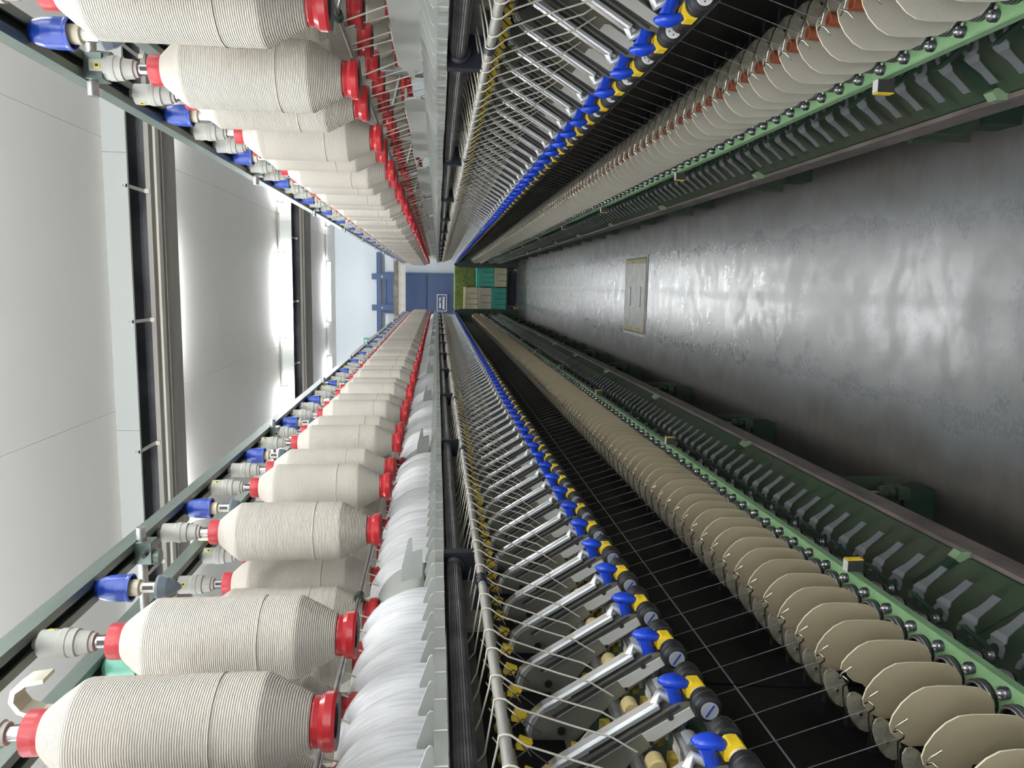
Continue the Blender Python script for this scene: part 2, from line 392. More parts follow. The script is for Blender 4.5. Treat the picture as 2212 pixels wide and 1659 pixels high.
def far_end():
    # blue sliding door
    t = bpy.data.objects.new('door_1', None); COL.objects.link(t); t['kind'] = 'structure'; t.location = (-.296, 21.9, 0)
    t['label'] = 'tall navy blue sliding door hanging from a rail on the end wall'
    def P(n, fn):
        m = MB(); fn(m); o = obj(n, m, t); o.location = (.296, -21.9, 0); return o
    zt = CZ+1.523; x0, x1 = -.876, .284
    P('door_leaf', lambda m: m.box(x0, x1, 21.90, 21.94, .01, zt, 'door'))
    def fr(m):
        for a, b in ((x0, x0+.06), (x1-.06, x1), (-.335, -.275)): m.box(a, b, 21.875, 21.90, .01, zt, 'door')
        for z in (.01, 1.0, CZ+.33, zt-.06): m.box(x0, x1, 21.873, 21.90, z, z+.06, 'door')
    P('door_frame', fr)
    P('hanging_rail', lambda m: m.box(-3.2, .84, 21.86, 21.96, CZ+1.60, CZ+1.73, 'door'))
    for xx in (.16, -.72):
        def hg(m):
            m.box(xx-.085, xx+.085, 21.83, 21.87, CZ+1.25, CZ+1.865, 'door')
            m.lathe([(.022, -.012), (.022, 0)], 'white', 12, 'y', (xx, 21.83, CZ+1.575)); m.lathe([(.013, -.016), (.013, 0)], 'door', 12, 'y', (xx, 21.83, CZ+1.575))
        P('hanger', hg)
    m = MB(); m.box(-1.32, -.885, 21.93, 22, 0, CZ+1.41, 'cap'); structure('trim_1', m, 'grey wall panel left of the blue door')
    # way sign
    s = bpy.data.objects.new('direction_sign', None); COL.objects.link(s); s.location = (-.557, 21.78, CZ-.12)
    tag(s, 'dark navy sign with white border reading WAY TO SPINNING before the blue door', 'sign')
    m = MB(); m.box(-.237, .237, 0, .012, -.141, .141, 'sign'); obj('sign_board', m, s)
    m = MB()
    for a, b, c, d in ((-.237, .237, .129, .141), (-.237, .237, -.141, -.129), (-.237, -.225, -.129, .129), (.225, .237, -.129, .129)): m.box(a, b, -.004, 0, c, d, 'white')
    obj('white_border', m, s)
    m = MB()
    for a in (-.2, .2): m.box(a-.01, a+.01, .012, .10, -.02, .02, 'steel')
    obj('stand_off', m, s)
    def text(txt, size, loc, parent, k, name='lettering', sx=1.):
        c = bpy.data.curves.new(name, 'FONT'); c.body = txt; c.size = size; c.align_x = 'CENTER'; c.align_y = 'CENTER'; c.extrude = .002; c.offset = size*.02
        o = bpy.data.objects.new(name, c); COL.objects.link(o); o.parent = parent; o.location = loc; o.rotation_euler = (PI/2, 0, 0); o.scale = (sx, 1, 1)
        c.materials.append(M[k])
        dg = bpy.context.evaluated_depsgraph_get(); me = bpy.data.meshes.new_from_object(o.evaluated_get(dg)); me.name = name
        n_ = bpy.data.objects.new(name, me); COL.objects.link(n_); n_.parent = parent; n_.location = loc; n_.rotation_euler = (PI/2, 0, 0)
        bpy.data.objects.remove(o, do_unlink=True); return n_
    text('WAY TO', .078, (0, -.004, .047), s, 'white'); text('SPINNING', .078, (0, -.004, -.052), s, 'white')
    s = bpy.data.objects.new('exit_sign', None); COL.objects.link(s); s.location = (-1.76, 21.97, CZ+2.02)
    tag(s, 'small green sign with a white letter high on the end wall', 'sign')
    m = MB(); m.box(-.15, .15, -.01, .03, -.095, .095, 'exit'); obj('sign_board', m, s)
    text('E', .14, (.08, -.012, 0), s, 'white')
    # girder crossing the aisle
    g = bpy.data.objects.new('steel_girder', None); COL.objects.link(g); g.location = (0, 19, CZ+.80)
    tag(g, 'riveted grey steel girder crossing the aisle in front of the blue door', 'girder')
    m = MB(); m.box(-5.9, 5.9, 0, .02, -.005, .14, 'duct'); obj('web_plate', m, g)
    m = MB(); m.box(-5.9, 5.9, -.02, .12, .14, .165, 'duct'); m.box(-5.9, 5.9, .03, .12, .165, .20, 'ink'); obj('flange', m, g)
    m = MB(); x = -5.9
    while x < 5.9:
        l = random.uniform(.15, .45); m.box(x, min(5.9, x+l-.01), random.uniform(-.01, .03), .12, .175, random.uniform(.27, .30), 'duct2'); x += l
    m.box(-5.9, 5.9, 0, .12, .21, .235, 'duct2')
    obj('cable_ladder', m, g)
    rv = MB(); rv.lathe([(.008, -.006), (.008, 0)], 'ink', 8, 'y'); rm = rv.mesh('rivet')
    for i in range(-6, 7):
        for dx in (-.022, .022):
            for z in (.03, .11): link('rivet', rm, g, (i*.26-.05+dx, 0, z))
    # the girder's end posts stand outside the machines
    for xx in (-2.4, 2.4):
        m = MB(); m.box(xx-.05, xx+.05, .0, .1, -(CZ+.80), -.005, 'duct'); obj('girder_post', m, g)
    # crates on a trolley
    def crate(name, label, k, x0, x1, z0, z1, ribs, y0=14.60, D=.36):
        r = bpy.data.objects.new(name, None); COL.objects.link(r); r.location = ((x0+x1)/2, y0+D/2, CZ+z0)
        tag(r, label, 'crate', 'plastic crates stacked on the trolley')
        W, H = (x1-x0)/2-.004, z1-z0-.003
        m = MB(); t_ = .006
        m.box(-W, W, -D/2, -D/2+t_, 0, H-.03, k); m.box(-W, W, D/2-t_, D/2, 0, H-.03, k)
        m.box(-W, -W+t_, -D/2, D/2, 0, H-.03, k); m.box(W-t_, W, -D/2, D/2, 0, H-.03, k); m.box(-W, W, -D/2, D/2, 0, .006, k)
        obj('crate_body', m, r)
        m = MB()
        m.box(-W-.003, W+.003, -D/2-.012, -D/2, H-.035, H, k); m.box(-W-.003, W+.003, D/2, D/2+.012, H-.035, H, k)
        m.box(-W-.003, -W+.008, -D/2, D/2, H-.035, H, k); m.box(W-.008, W+.003, -D/2, D/2, H-.035, H, k)
        obj('rim', m, r)
        for i in range(ribs):
            x = -W+(i+1)*2*W/(ribs+1)
            m = MB(); m.box(x-.005, x+.005, -D/2-.010, -D/2, .01, H-.07, k); m.box(x-.014, x-.005, -D/2-.002, -D/2, .01, H-.07, 'ink'); obj('rib', m, r)
        return r
    crate('plastic_crate', 'beige plastic crate at the bottom of the right stack', 'beige', -.058, .33, -1.325, -1.085, 2)
    crate('plastic_crate', 'teal plastic crate on top of the right stack, above the beige one', 'teal', -.058, .33, -1.085, -.775, 3)
    crate('plastic_crate', 'teal plastic crate at the bottom of the left stack', 'teal', -.49, -.062, -1.325, -1.04, 3)
    crate('plastic_crate', 'greyish crate in the middle of the left stack', 'stone', -.49, -.062, -1.04, -.775, 2)
    crate('plastic_crate', 'cream beige crate on top of the left stack', 'beige', -.49, -.062, -.775, -.50, 3)
    r = bpy.data.objects.new('crate_lid', None); COL.objects.link(r); r.location = (.136, 14.78, CZ-.775)
    tag(r, 'flat teal crate lid lying on the teal crate of the right stack', 'crate lid')
    m = MB(); m.box(-.19, .19, -.18, .18, 0, .014, 'teal'); m.box(-.197, .197, -.187, .187, .014, .028, 'teal'); obj('lid', m, r)
    t = bpy.data.objects.new('trolley', None); COL.objects.link(t); t.location = (-.08, 14.78, 0)
    tag(t, 'low dark trolley with orange and black wheels carrying the stacked crates', 'trolley')
    m = MB(); m.box(-.42, .42, -.20, .20, CZ-1.345, CZ-1.327, 'ink'); obj('deck', m, t)
    for sx in (-1, 1):
        for sy in (-1, 1):
            m = MB(); m.box(sx*.36-.012, sx*.36+.012, sy*.17-.02, sy*.17+.02, .06, CZ-1.345, 'ink'); o = obj('caster', m, t)
            m = MB(); m.lathe([(.032, -.014), (.032, .014)], 'orange', 16, 'x', (sx*.36, sy*.17, .032)); obj('wheel', m, o)
    for sx in (-1, 1):
        m = MB(); m.sweep([(sx*.34, -.19, .17), (sx*.34, -.25, .17), (sx*.34, -.28, .15), (sx*.34, -.28, .10)], .007, 'ink', 6); obj('hook', m, t)
    # green tubes piled behind
    m = MB(); rr = .0125; n = 0
    rows = int(.60/(rr*1.8))
    for j in range(rows):
        for i in range(int(.86/(rr*2.05))):
            x = -.50+i*rr*2.05+(rr if j % 2 else 0)+random.uniform(-.002, .002); z = CZ-.90+j*rr*1.8
            y = 15.03+random.uniform(-.03, .03)
            k = 7; a0 = random.random()
            vs = [(x+math.cos(2*PI*q/k+a0)*rr*(1 if e < 2 else .62), y+(0 if e else .5)*(1 if e == 0 else 1)+(.0 if e < 2 else 0), z+math.sin(2*PI*q/k+a0)*rr*(1 if e < 2 else .62)) for e in (0, 1, 2) for q in range(k)]
            m.add(vs, [(q, (q+1) % k, k+(q+1) % k, k+q) for q in range(k)], 'tubegreen', True)
            m.add(vs, [(k+q, k+(q+1) % k, 2*k+(q+1) % k, 2*k+q) for q in range(k)], 'tubegreen')
            vs2 = [(v[0], v[1]+.02, v[2]) for v in vs[2*k:]]
            m.add(vs[2*k:]+vs2, [(q, (q+1) % k, k+(q+1) % k, k+q) for q in range(k)]+[tuple(range(k, 2*k))], 'dgreen')
    o = obj('tube_pile', m); tag(o, 'mass of lime green tubes piled behind the crates, seen end on', 'tubes', kind='stuff')
    b = MB(); b.box(-.51, .37, 14.99, 15.60, .03, CZ-.915, 'dgreen'); b.box(-.51, .37, 15.56, 15.60, CZ-.915, CZ-.35, 'dgreen')
    b.box(-.48, -.42, 15.05, 15.5, 0, .03, 'ink'); b.box(.28, .34, 15.05, 15.5, 0, .03, 'ink')
    o = obj('tube_bin', b); tag(o, 'dark bin holding the lime green tubes behind the crates', 'bin')
far_end()

# ------------------------------------------------------------------ spinning frames
XC = .81; YM = 7.0
def V(X, y, z): return (XC-X, y, z+CZ)
def pr(pts): return [(XC-X, z+CZ) for X, z in pts]
Y_START, Y_END = .1, 14.15
SEC = 1.12
SIDES = dict(
    left=dict(arm=.815, sep=.988, pig=.958, lev=.968, post=1.40, brk=1.495, clamp=1.345, dz=0., hold=1.664, pitch=.1713, tag_=1.345, foot=2.15, comb=.862, cover=1.36,
              septan='septan', cap='cap', end=14.15, creel=12.95),
    right=dict(arm=1.112, sep=1.134, pig=1.10, lev=1.03, post=1.345, brk=1.43, clamp=1.30, dz=.02, hold=1.692, pitch=.1745, tag_=1.37, foot=1.95, comb=.90, cover=2.36,
               septan='sepgrey', cap='capwhite', end=14.4, creel=12.95))

# ---- shared meshes (built around y = 0, heights absolute)
def arm_meshes(capk):
    """profile coordinates: s along the arm from the hinge, n below it"""
    B = Vector((.682, -.150)); d = Vector((-.525, -.851)); nn = Vector((.851, -.525))
    def q(s, n): p = B+d*s+nn*n; return (p.x, p.y)
    out = {}
    m = MB()                                                # side plates, round at the hinge end
    arc = [q(.028+.040*math.cos(a), .026+.036*math.sin(a)) for a in [PI*.5+i*PI/9 for i in range(10)]]
    prof = arc+[q(.075, -.004), q(.215, -.002), q(.230, .006), q(.226, .026), q(.12, .036), q(.07, .052)]
    for a in (-.013, .010): m.prism(pr(prof), a, a+.003, 'plate')
    m.prism(pr([q(.03, .004), q(.20, .004), q(.20, .02), q(.03, .02)]), -.010, .010, 'blackpanel')
    m.prism(pr([q(.035, .000), q(.215, .000), q(.215, .0052), q(.035, .0052)]), -.0145, .0145, 'ink')
    m.prism(pr([q(.040, .0060), q(.150, .0060), q(.150, .0080), q(.040, .0080)]), -.0150, .0150, 'alu')
    for y in (-.0165, .0135): m.lathe([(.0065, 0), (.0065, .003)], 'black', 10, 'y', V(q(.034, .030)[0], y, q(.034, .030)[1]))
    for y in (-.0155,): m.lathe([(.003, 0), (.003, .003)], 'black', 8, 'y', V(q(.155, .028)[0], y, q(.155, .028)[1]))
    out['drafting_arm'] = m
    m = MB()                                                # bright top bar bending down at the hinge
    path = [q(-.012, .040), q(-.016, .024), q(-.010, .006), q(.006, -.008), q(.03, -.012), q(.19, -.010)]
    def ribbon(w0, w1, t0, t1, k):
        pts = [Vector(p) for p in path]; up = []; lo = []
        for i, p in enumerate(pts):
            t = (pts[min(i+1, len(pts)-1)]-pts[max(i-1, 0)]).normalized(); n_ = Vector((t.y, -t.x))
            if n_.dot(-nn) < 0 and i > 2: n_ = -n_
            if i <= 2: n_ = Vector((-d.x, -d.y))*(1 if i < 2 else .7)+(-nn)*(0 if i < 2 else .7); n_.normalize()
            up.append(p+n_*t1); lo.append(p+n_*t0)
        m.prism(pr([tuple(p) for p in up+lo[::-1]]), w0, w1, k)
    ribbon(-.0115, .0115, -.004, .003, 'alu'); ribbon(-.0065, .0065, .003, .0065, 'bright'); ribbon(-.012, .012, -.0052, -.004, 'ink')
    m.sweep([V(*(lambda p: (p[0], 0, p[1]))(q(.185, -.010))), V(*(lambda p: (p[0], 0, p[1]))(q(.198, -.022))), V(.572, 0, -.330)], [.008, .0065, .006], 'alu', 8)
    m.prism(pr([q(.075, -.0095), q(.19, -.0075), q(.19, -.005), q(.075, -.007)]), -.012, .012, 'black')
    out['top_bar'] = m
    m = MB()                                                # blue mushroom handle
    m.sweep([V(.576, 0, -.334), V(.568, 0, -.332), V(.556, 0, -.327), V(.546, 0, -.325)], [.0090, .0115, .0100, .0130], 'handle', 14)
    cap = []
    for i in range(7):
        a = i/6*PI; cap.append((.003+.020*math.sin(a)**.6 if 0 < i < 6 else .001))
    pts = []; n = 14
    rings = 7
    vs = []; fs = []
    for i in range(rings):
        a = -PI/2+PI*i/(rings-1)*1.0; hh = math.sin(a); rr = math.cos(a)
        for j in range(n):
            t = 2*PI*j/n; ez = math.cos(t)*.0245*rr; ey = math.sin(t)*.0135*rr; ex = hh*(.0100 if hh > 0 else .007)
            z = -.329+ez-ex*.2; X = .5415-ex-.10*ez+abs(ez)*.22*(1 if ez < 0 else .4)
            vs.append(V(X, ey, z))
    for i in range(rings-1):
        for j in range(n): fs.append((i*n+j, i*n+(j+1) % n, (i+1)*n+(j+1) % n, (i+1)*n+j))
    m.add(vs, fs, 'handle', True); m.add(vs, [tuple(range(n-1, -1, -1)), tuple((rings-1)*n+j for j in range(n))], 'handle', True)
    out['handle'] = m
    m = MB()                                                # pale label plate on the near flank
    pl = [q(.150, .006), q(.226, .009), q(.226, .024), q(.160, .024), q(.152, .019)]
    m.prism(pr(pl), -.019, -.016, 'label_grey'); m.prism(pr(pl), .016, .019, 'label_grey')
    m.lathe([(.0045, -.0205), (.0045, -.019)], 'ink', 8, 'y', V(*(lambda p: (p[0], 0, p[1]))(q(.196, .006))))
    out['label_plate'] = m
    m = MB()                                                # yellow clip between the front rollers
    c = [(.562, -.345), (.548, -.343), (.5405, -.351), (.5405, -.365), (.549, -.373), (.562, -.372)]
    m.prism(pr(c), -.0105, .0105, 'yellow'); m.lathe([(.0125, -.0165), (.0125, .0165)], 'cream', 14, 'y', V(.557, 0, -.362))
    out['yellow_clip'] = m
    m = MB()                                                # rubber covered front roller
    m.lathe([(.0135, -.0155), (.0178, -.0135), (.0188, -.009), (.0188, -.001), (.0176, .0005), (.0188, .002), (.0188, .009), (.0178, .0135), (.0135, .0155)], 'black', 22, 'y', V(.557, 0, -.362))
    out['front_roller'] = m
    m = MB(); c0 = V(.557, 0, -.362)
    m.lathe([(.0120, -.0175), (.0120, .0175)], capk, 20, 'y', c0)
    for e in (-1, 1):
        y = e*.0178
        if capk == 'cap':
            a = Matrix.Rotation(.6, 3, 'Y')
            vs = [Vector(c0)+a@Vector((x, y+e*yy, z)) for yy in (0, .0006) for x, z in ((-.0098, -.0012), (.0098, -.0012), (.0098, .0012), (-.0098, .0012))]
            m.add(vs, [(3, 2, 1, 0), (4, 5, 6, 7), (0, 1, 5, 4), (1, 2, 6, 5), (2, 3, 7, 6), (3, 0, 4, 7)], 'bluemark')
        else:
            m.lathe([(.0014, min(y, y+e*.0006)), (.0014, max(y, y+e*.0006))], 'red', 8, 'y', c0)
            for i in range(5):
                t = 2*PI*i/5; m.lathe([(.0013, min(y, y+e*.0006)), (.0013, max(y, y+e*.0006))], 'ink', 6, 'y', (c0[0]+.0068*math.cos(t), c0[1], c0[2]+.0068*math.sin(t)))
    out['roller_cap'] = m
    m = MB()                                                # cream middle rollers either side
    p = q(.146, .046)
    for e in (-1, 1): m.lathe([(.0115, e*.018), (.0130, e*.021), (.0130, e*.040), (.0115, e*.043)][::e], 'cot', 18, 'y', V(p[0], 0, p[1]))
    m.lathe([(.004, -.05), (.004, .05)], 'steel', 8, 'y', V(p[0], 0, p[1]))
    out['cream_roller'] = m
    m = MB()                                                # clear cradle clip and yellow pins
    p = q(.180, .046)
    for e in (-1, 1):
        m.box(V(p[0], 0, p[1])[0]-.014, V(p[0], 0, p[1])[0]+.012, e*.016, e*.046, p[1]+CZ-.003, p[1]+CZ+.001, 'label_grey')
        m.box(V(p[0], 0, p[1])[0]-.003, V(p[0], 0, p[1])[0]+.003, e*.020, e*.028, p[1]+CZ-.02, p[1]+CZ+.003, 'reel')
        p2 = q(.166, .056); m.box(V(p2[0], 0, 0)[0]-.01, V(p2[0], 0, 0)[0]+.01, e*.02, e*.04, p2[1]+CZ-.006, p2[1]+CZ+.004, 'ochre')
    p = q(.085, .050)
    for e in (-1, 1): m.prism(pr([q(.095, .044), q(.108, .052), q(.10, .064), q(.085, .060)]), e*.018, e*.034, 'ochre')
    for e in (-1, 1):                                       # rear condenser: yellow lens and pale plate
        m.prism(pr([q(.040, .050), q(.034, .060), q(.030, .078), q(.042, .074), q(.050, .060)]), e*.020, e*.024, 'yellow')
        m.prism(pr([q(.046, .056), q(.074, .046), q(.078, .058), q(.056, .074)]), e*.024, e*.027, 'reel')
    m.lathe([(.014, -.048), (.014, -.02)], 'cap', 14, 'y', V(q(.20, .046)[0], 0, q(.20, .046)[1])); m.lathe([(.014, .02), (.014, .048)], 'cap', 14, 'y', V(q(.20, .046)[0], 0, q(.20, .046)[1]))
    out['cradle'] = m
    return out

def spool_meshes():
    red, top, yarn = MB(), MB(), MB()
    n = 28
    yarn.lathe([(.0250, .000), (.0290, -.004), (.0400, -.017), (.0545, -.0365), (.0562, -.0395), (.0567, -.043), (.0567, -.10), (.0565, -.16), (.0567, -.200), (.0567, -.235), (.0560, -.2385), (.030, -.288)], 'yarn', n)
    yarn.lathe([(.0566, -.186), (.0578, -.1875), (.0566, -.189)], 'yarn', n, caps=(False, False))
    red.lathe([(.0265, -.284), (.0285, -.291), (.0280, -.297), (.0325, -.303), (.0330, -.312), (.0315, -.316, 'ink'), (.019, -.314, 'ink'), (.018, -.308, 'ink')], 'red', n)
    top.lathe([(.0235, -.005), (.0245, .006), (.0245, .019), (.0225, .0205), (.010, .0205)], 'redtop', n)
    return yarn, red, top

def holder_meshes():
    z0 = .546-.435
    out = {}
    a = MB(); a.lathe([(.0075, .121), (.009, .112), (.0185, .111), (.0185, .086), (.0200, .084), (.0200, .074), (.0190, .0735), (.0190, .063), (.0165, .062), (.0150, .046), (.0125, .045), (.0125, .040)], 'grey', 20)
    a.box(.0178, .0190, -.0045, .0045, .094, .103, 'label'); a.box(.0188, .0193, -.001, .003, .096, .101, 'ink')
    b = MB(); b.lathe([(.0085, .042), (.0085, .018), (.0075, .010), (.0075, -.02)], 'steel', 12); b.box(.0080, .0088, -.003, .003, .020, .036, 'ink'); b.box(-.003, .003, -.0088, -.0080, .020, .036, 'ink')
    out['grey'] = (a, b)
    for nm, kk in (('blue', 'blue'), ('mint', 'mint')):
        a = MB(); a.lathe([(.005, .122), (.012, .1195), (.0175, .1115), (.0205, .099), (.0218, .084), (.0215, .070), (.0225, .068), (.0225, .064), (.020, .064)], kk, 20, caps=(True, False))
        a.lathe([(.0135, .082), (.0135, .052), (.011, .051)], 'cream', 18)
        b = MB(); b.lathe([(.0085, .053), (.0085, .020), (.010, .018)], 'reel', 12); b.box(-.003, .003, -.0092, -.0080, .030, .046, 'ink'); b.box(.0080, .0092, -.003, .003, .030, .046, 'ink')
        b.lathe([(.0195, .024), (.020, .020), (.0165, .008), (.009, -.004), (.003, -.012)], 'darkcup', 16)
        out[nm] = (a, b)
    return out

def build_shared():
    S = {}
    S['holder'] = {k: (a.mesh('bobbin_holder'), b.mesh('spindle_tube')) for k, (a, b) in holder_meshes().items()}
    S['holder1'] = {k: merge(a, b).mesh('bobbin_holder') for k, (a, b) in holder_meshes().items()}
    y, r, t = spool_meshes(); S['yarn'] = y.mesh('yarn_package'); S['red'] = r.mesh('bottom_flange'); S['top'] = t.mesh('top_cap'); S['spool_all'] = merge(y, r, t)
    # balloon separator plate
    def sep(k):
        m = MB()
        pts = [(.632, -.775), (.632, -.66), (.626, -.648), (.612, -.632), (.600, -.628), (.585, -.632), (.568, -.643), (.554, -.658), (.5455, -.675), (.544, -.695), (.5455, -.735), (.549, -.757), (.556, -.771), (.570, -.781), (.59, -.785), (.62, -.785)]
        m.prism(pr(pts), -.0012, .0012, k, 'sepedge' if k == 'septan' else 'sepedge'); return m.mesh('separator_plate')
    S['sep'] = {'septan': sep('septan'), 'sepgrey': sep('sepgrey')}
    m = MB(); pts = [(.632, -.775), (.632, -.676), (.624, -.678), (.616, -.670), (.611, -.655), (.603, -.646), (.597, -.643), (.590, -.633), (.580, -.634), (.568, -.643), (.554, -.658), (.5455, -.675), (.544, -.695), (.5455, -.735), (.549, -.757), (.556, -.771), (.570, -.781), (.59, -.785), (.62, -.785)]
    m.prism(pr(pts), -.0012, .0012, 'septan', 'sepedge'); S['sep_torn'] = m.mesh('separator_plate')
    # lappet: oval plate with pigtail wire
    m = MB(); el = [(.645+.040*math.cos(t)*.80+.010*math.sin(t), -.652-.034*math.cos(t)*.55+.014*math.sin(t)) for t in [2*PI*i/14 for i in range(14)]]
    m.prism(pr(el), -.0015, .0015, 'lappet'); m.box(XC-.715, XC-.66, -.006, .006, CZ-.690, CZ-.672, 'black')
    m.lathe([(.0025, -.003), (.0025, .003)], 'wire', 6, 'y', V(.648, 0, -.652)); S['lappet'] = m.mesh('thread_guide')
    m = MB(); m.sweep([V(.690, .004, -.668), V(.668, .004, -.645), V(.645, .004, -.630), V(.620, .003, -.624), V(.604, .002, -.622), V(.594, -.006, -.624), V(.587, -.010, -.622), V(.583, -.004, -.618), V(.590, .003, -.616), V(.585, .008, -.622), V(.574, .006, -.636)], .0014, 'wire', 5)
    S['pigtail'] = m.mesh('pigtail_wire')
    # ring and its holder
    m = MB()
    for a0, a1, r0, r1, z0, z1, k in ((-1.5, 1.75, .0245, .0285, -.795, -.787, 'ring'), (-1.5, 1.75, .0225, .0252, -.790, -.782, 'steel')):
        n = 12; vs = []
        for i in range(n+1):
            t = a0+(a1-a0)*i/n
            for r, z in ((r0, z0), (r1, z0), (r1, z1), (r0, z1)): vs.append((XC-.588+r*math.cos(t), r*math.sin(t), CZ+z))
        m.add(vs, [(i*4+j, i*4+(j+1) % 4, i*4+4+(j+1) % 4, i*4+4+j) for i in range(n) for j in range(4)], k, True)
    m.lathe([(.0285, -.802), (.0285, -.7955)], 'black', 20, 'z', (XC-.588, 0, CZ)); S['ring'] = m.mesh('ring')
    m = MB(); c = (XC-.5565, .030, CZ)
    m.lathe([(.0090, -.800), (.0090, -.790), (.0078, -.788), (.0060, -.789)], 'ring', 16, 'z', c); m.lathe([(.0045, -.789), (.0045, -.785), (.003, -.783), (.001, -.7825)], 'bright', 12, 'z', c)
    m.sweep([(c[0], c[1], CZ-.792), (c[0]-.012, c[1]+.004, CZ-.793)], .003, 'steel', 6); S['screw'] = m.mesh('holder_screw')
    # spindle with brown tube tip
    m = MB(); c = (XC-.600, 0, CZ)
    m.lathe([(.010, -.90), (.013, -.86), (.0075, -.85), (.0085, -.80), (.0075, -.68)], 'blackpanel', 12, 'z', c); mb_ = MB(); mb_.lathe([(.0125, -.70), (.0120, -.660), (.0110, -.636), (.0110, -.632), (.0070, -.632), (.0068, -.640)], 'brown', 16, 'z', c); S['tip'] = mb_.mesh('tube_tip')
    m.lathe([(.012, -.895), (.016, -.885), (.016, -.868), (.008, -.866)], 'steel', 14, 'z', c)
    S['spindle'] = m.mesh('spindle')
    # brake lever: fork around the spindle, bent tongue
    def strip(m, P, k, t=.0022):
        # P: list of (X, z, half width), face up
        n = len(P); vs = []
        for X, z, h in P:
            for yy in (-h, h):
                vs.append(V(X, yy, z)); 
        vs += [(a, b, c_-t) for a, b, c_ in vs]
        o = 2*n; fs = []
        for i in range(n-1):
            a = 2*i; fs += [(a, a+2, a+3, a+1)[::-1], (o+a, o+a+1, o+a+3, o+a+2)[::-1], (a, o+a, o+a+2, a+2)[::-1], (a+1, a+3, o+a+3, o+a+1)[::-1]]
        fs += [(0, 1, o+1, o), (2*n-2, o+2*n-2, o+2*n-1, 2*n-1)]
        m.add(vs, fs, k)
    m = MB()
    strip(m, [(.583, -.9335, .012), (.574, -.936, .018), (.565, -.942, .0125), (.554, -.958, .0095), (.548, -.966, .0095), (.532, -.984, .0095)], 'lever')
    n = 12; vs = []
    for i in range(n+1):
        t = math.radians(-105+210*i/n)
        for r in (.0115, .0205):
            for dz in (0, -.0028):
                X = .594-r*math.cos(t); vs.append(V(X, r*math.sin(t), -.930-(.594-X)*.30+dz))
    fs = []
    for i in range(n):
        a = 4*i; b = a+4
        for p_, q2 in ((0, 2), (2, 3), (3, 1), (1, 0)): fs.append((a+p_, a+q2, b+q2, b+p_))
    fs += [(0, 1, 3, 2), (4*n, 4*n+2, 4*n+3, 4*n+1)]
    m.add(vs, fs, 'lever')
    S['lever'] = m.mesh('brake_lever')
    # tension arm below every second spindle
    m = MB(); m.prism(pr([(.548, -.866), (.600, -.925), (.606, -.925), (.606, -.938), (.598, -.938), (.550, -.878)]), -.006, .006, 'dgreen')
    m.lathe([(.012, -.003), (.012, .003)], 'steel', 14, 'z', (XC-.602, 0, CZ-.922)); m.lathe([(.007, -.005), (.007, .005)], 'bright', 10, 'z', (XC-.602, 0, CZ-.922))
    S['tension'] = m.mesh('tension_arm')
    # comb segment with a tooth
    m = MB()
    m.prism(pr([(.562, .0235), (.556, .0225), (.521, .0105), (.5165, .0070), (.518, .0035), (.5425, .0025), (.5425, -.014), (.60, -.014), (.60, .012)]), -.0013, .0013, 'comb', 'combglint')
    x0, x1 = XC-.60, XC-.5435
    vs = [(x0, -.034, CZ-.014), (x1-.004, -.034, CZ-.014), (x1-.004, -.034, CZ+.0018), (x0, -.034, CZ+.0018), (x0, .034, CZ-.014), (x1+.001, .034, CZ-.014), (x1+.001, .034, CZ+.003), (x0, .034, CZ+.003)]
    m.add(vs, [(0, 1, 2, 3), (7, 6, 5, 4), (0, 4, 5, 1), (1, 5, 6, 2), (2, 6, 7, 3), (3, 7, 4, 0)], 'comb')
    arc = [(.60-.040*math.cos(a), .003+.030*math.sin(a)) for a in [i*PI/2/7 for i in range(8)]]
    m.prism(pr(arc+[(.60, .003)]), .018, .0205, 'comb')
    S['comb'] = m.mesh('comb_segment')
    # curved white fibre band
    def band(seed):
        rnd = random.Random(seed); m = MB(); nA, nW = 14, 8; vs = []
        for i in range(nA+1):
            a = -.12+(PI/2+.45)*i/nA
            for j in range(nW+1):
                u = j/nW; w_ = -.0322+.0644*u
                r = .0820+.0150*max(0, math.sin(PI*u))**.75+.0030*u+rnd.uniform(-.0003, .0003)
                sk = .012*math.sin(a)                                # leans along the machine
                vs.append((XC-(.651-r*math.cos(a)), w_-sk, CZ+.024+r*1.16*math.sin(a)))
        fs = [(i*(nW+1)+j, i*(nW+1)+j+1, (i+1)*(nW+1)+j+1, (i+1)*(nW+1)+j) for i in range(nA) for j in range(nW)]
        m.add(vs, fs, 'band', True); return m.mesh('fibre_band')
    S['band'] = [band(i) for i in range(4)]
    # big fin standing on the cover
    m = MB()
    arc = [(.562-.048*math.cos(a), .027+.041*math.sin(a)) for a in [i*PI/2/9 for i in range(10)]]
    m.prism(pr(arc+[(.62, .068), (.62, .027)]), -.002, .002, 'cover')
    m.prism(pr([(.550, .0675), (.494, .0545), (.490, .0505), (.494, .0475), (.522, .0465), (.56, .05)]), -.0018, .0018, 'cover'); S['fin'] = m.mesh('cover_fin')
    # roving guide clutter behind the tube: yellow trumpet with wire
    m = MB()
    m.prism(pr([(.610, -.088), (.622, -.082), (.636, -.092), (.628, -.108), (.612, -.104)]), -.008, .004, 'ochre')
    m.prism(pr([(.640, -.120), (.656, -.114), (.660, -.130), (.648, -.138)]), -.002, .009, 'yellow')
    m.sweep([V(.600, .012, -.075), V(.628, .004, -.098), V(.640, -.012, -.12), V(.665, -.006, -.135)], .0016, 'wire', 5)
    m.sweep([V(.655, .02, -.085), V(.620, .014, -.125), V(.634, .0, -.15)], .0014, 'ink', 5)
    S['trumpet'] = m.mesh('roving_guide')
    return S
S = build_shared()
ARM = {k: arm_meshes(k) for k in ('cap', 'capwhite')}
ARMM = {k: {n: m.mesh(n) for n, m in v.items()} for k, v in ARM.items()}
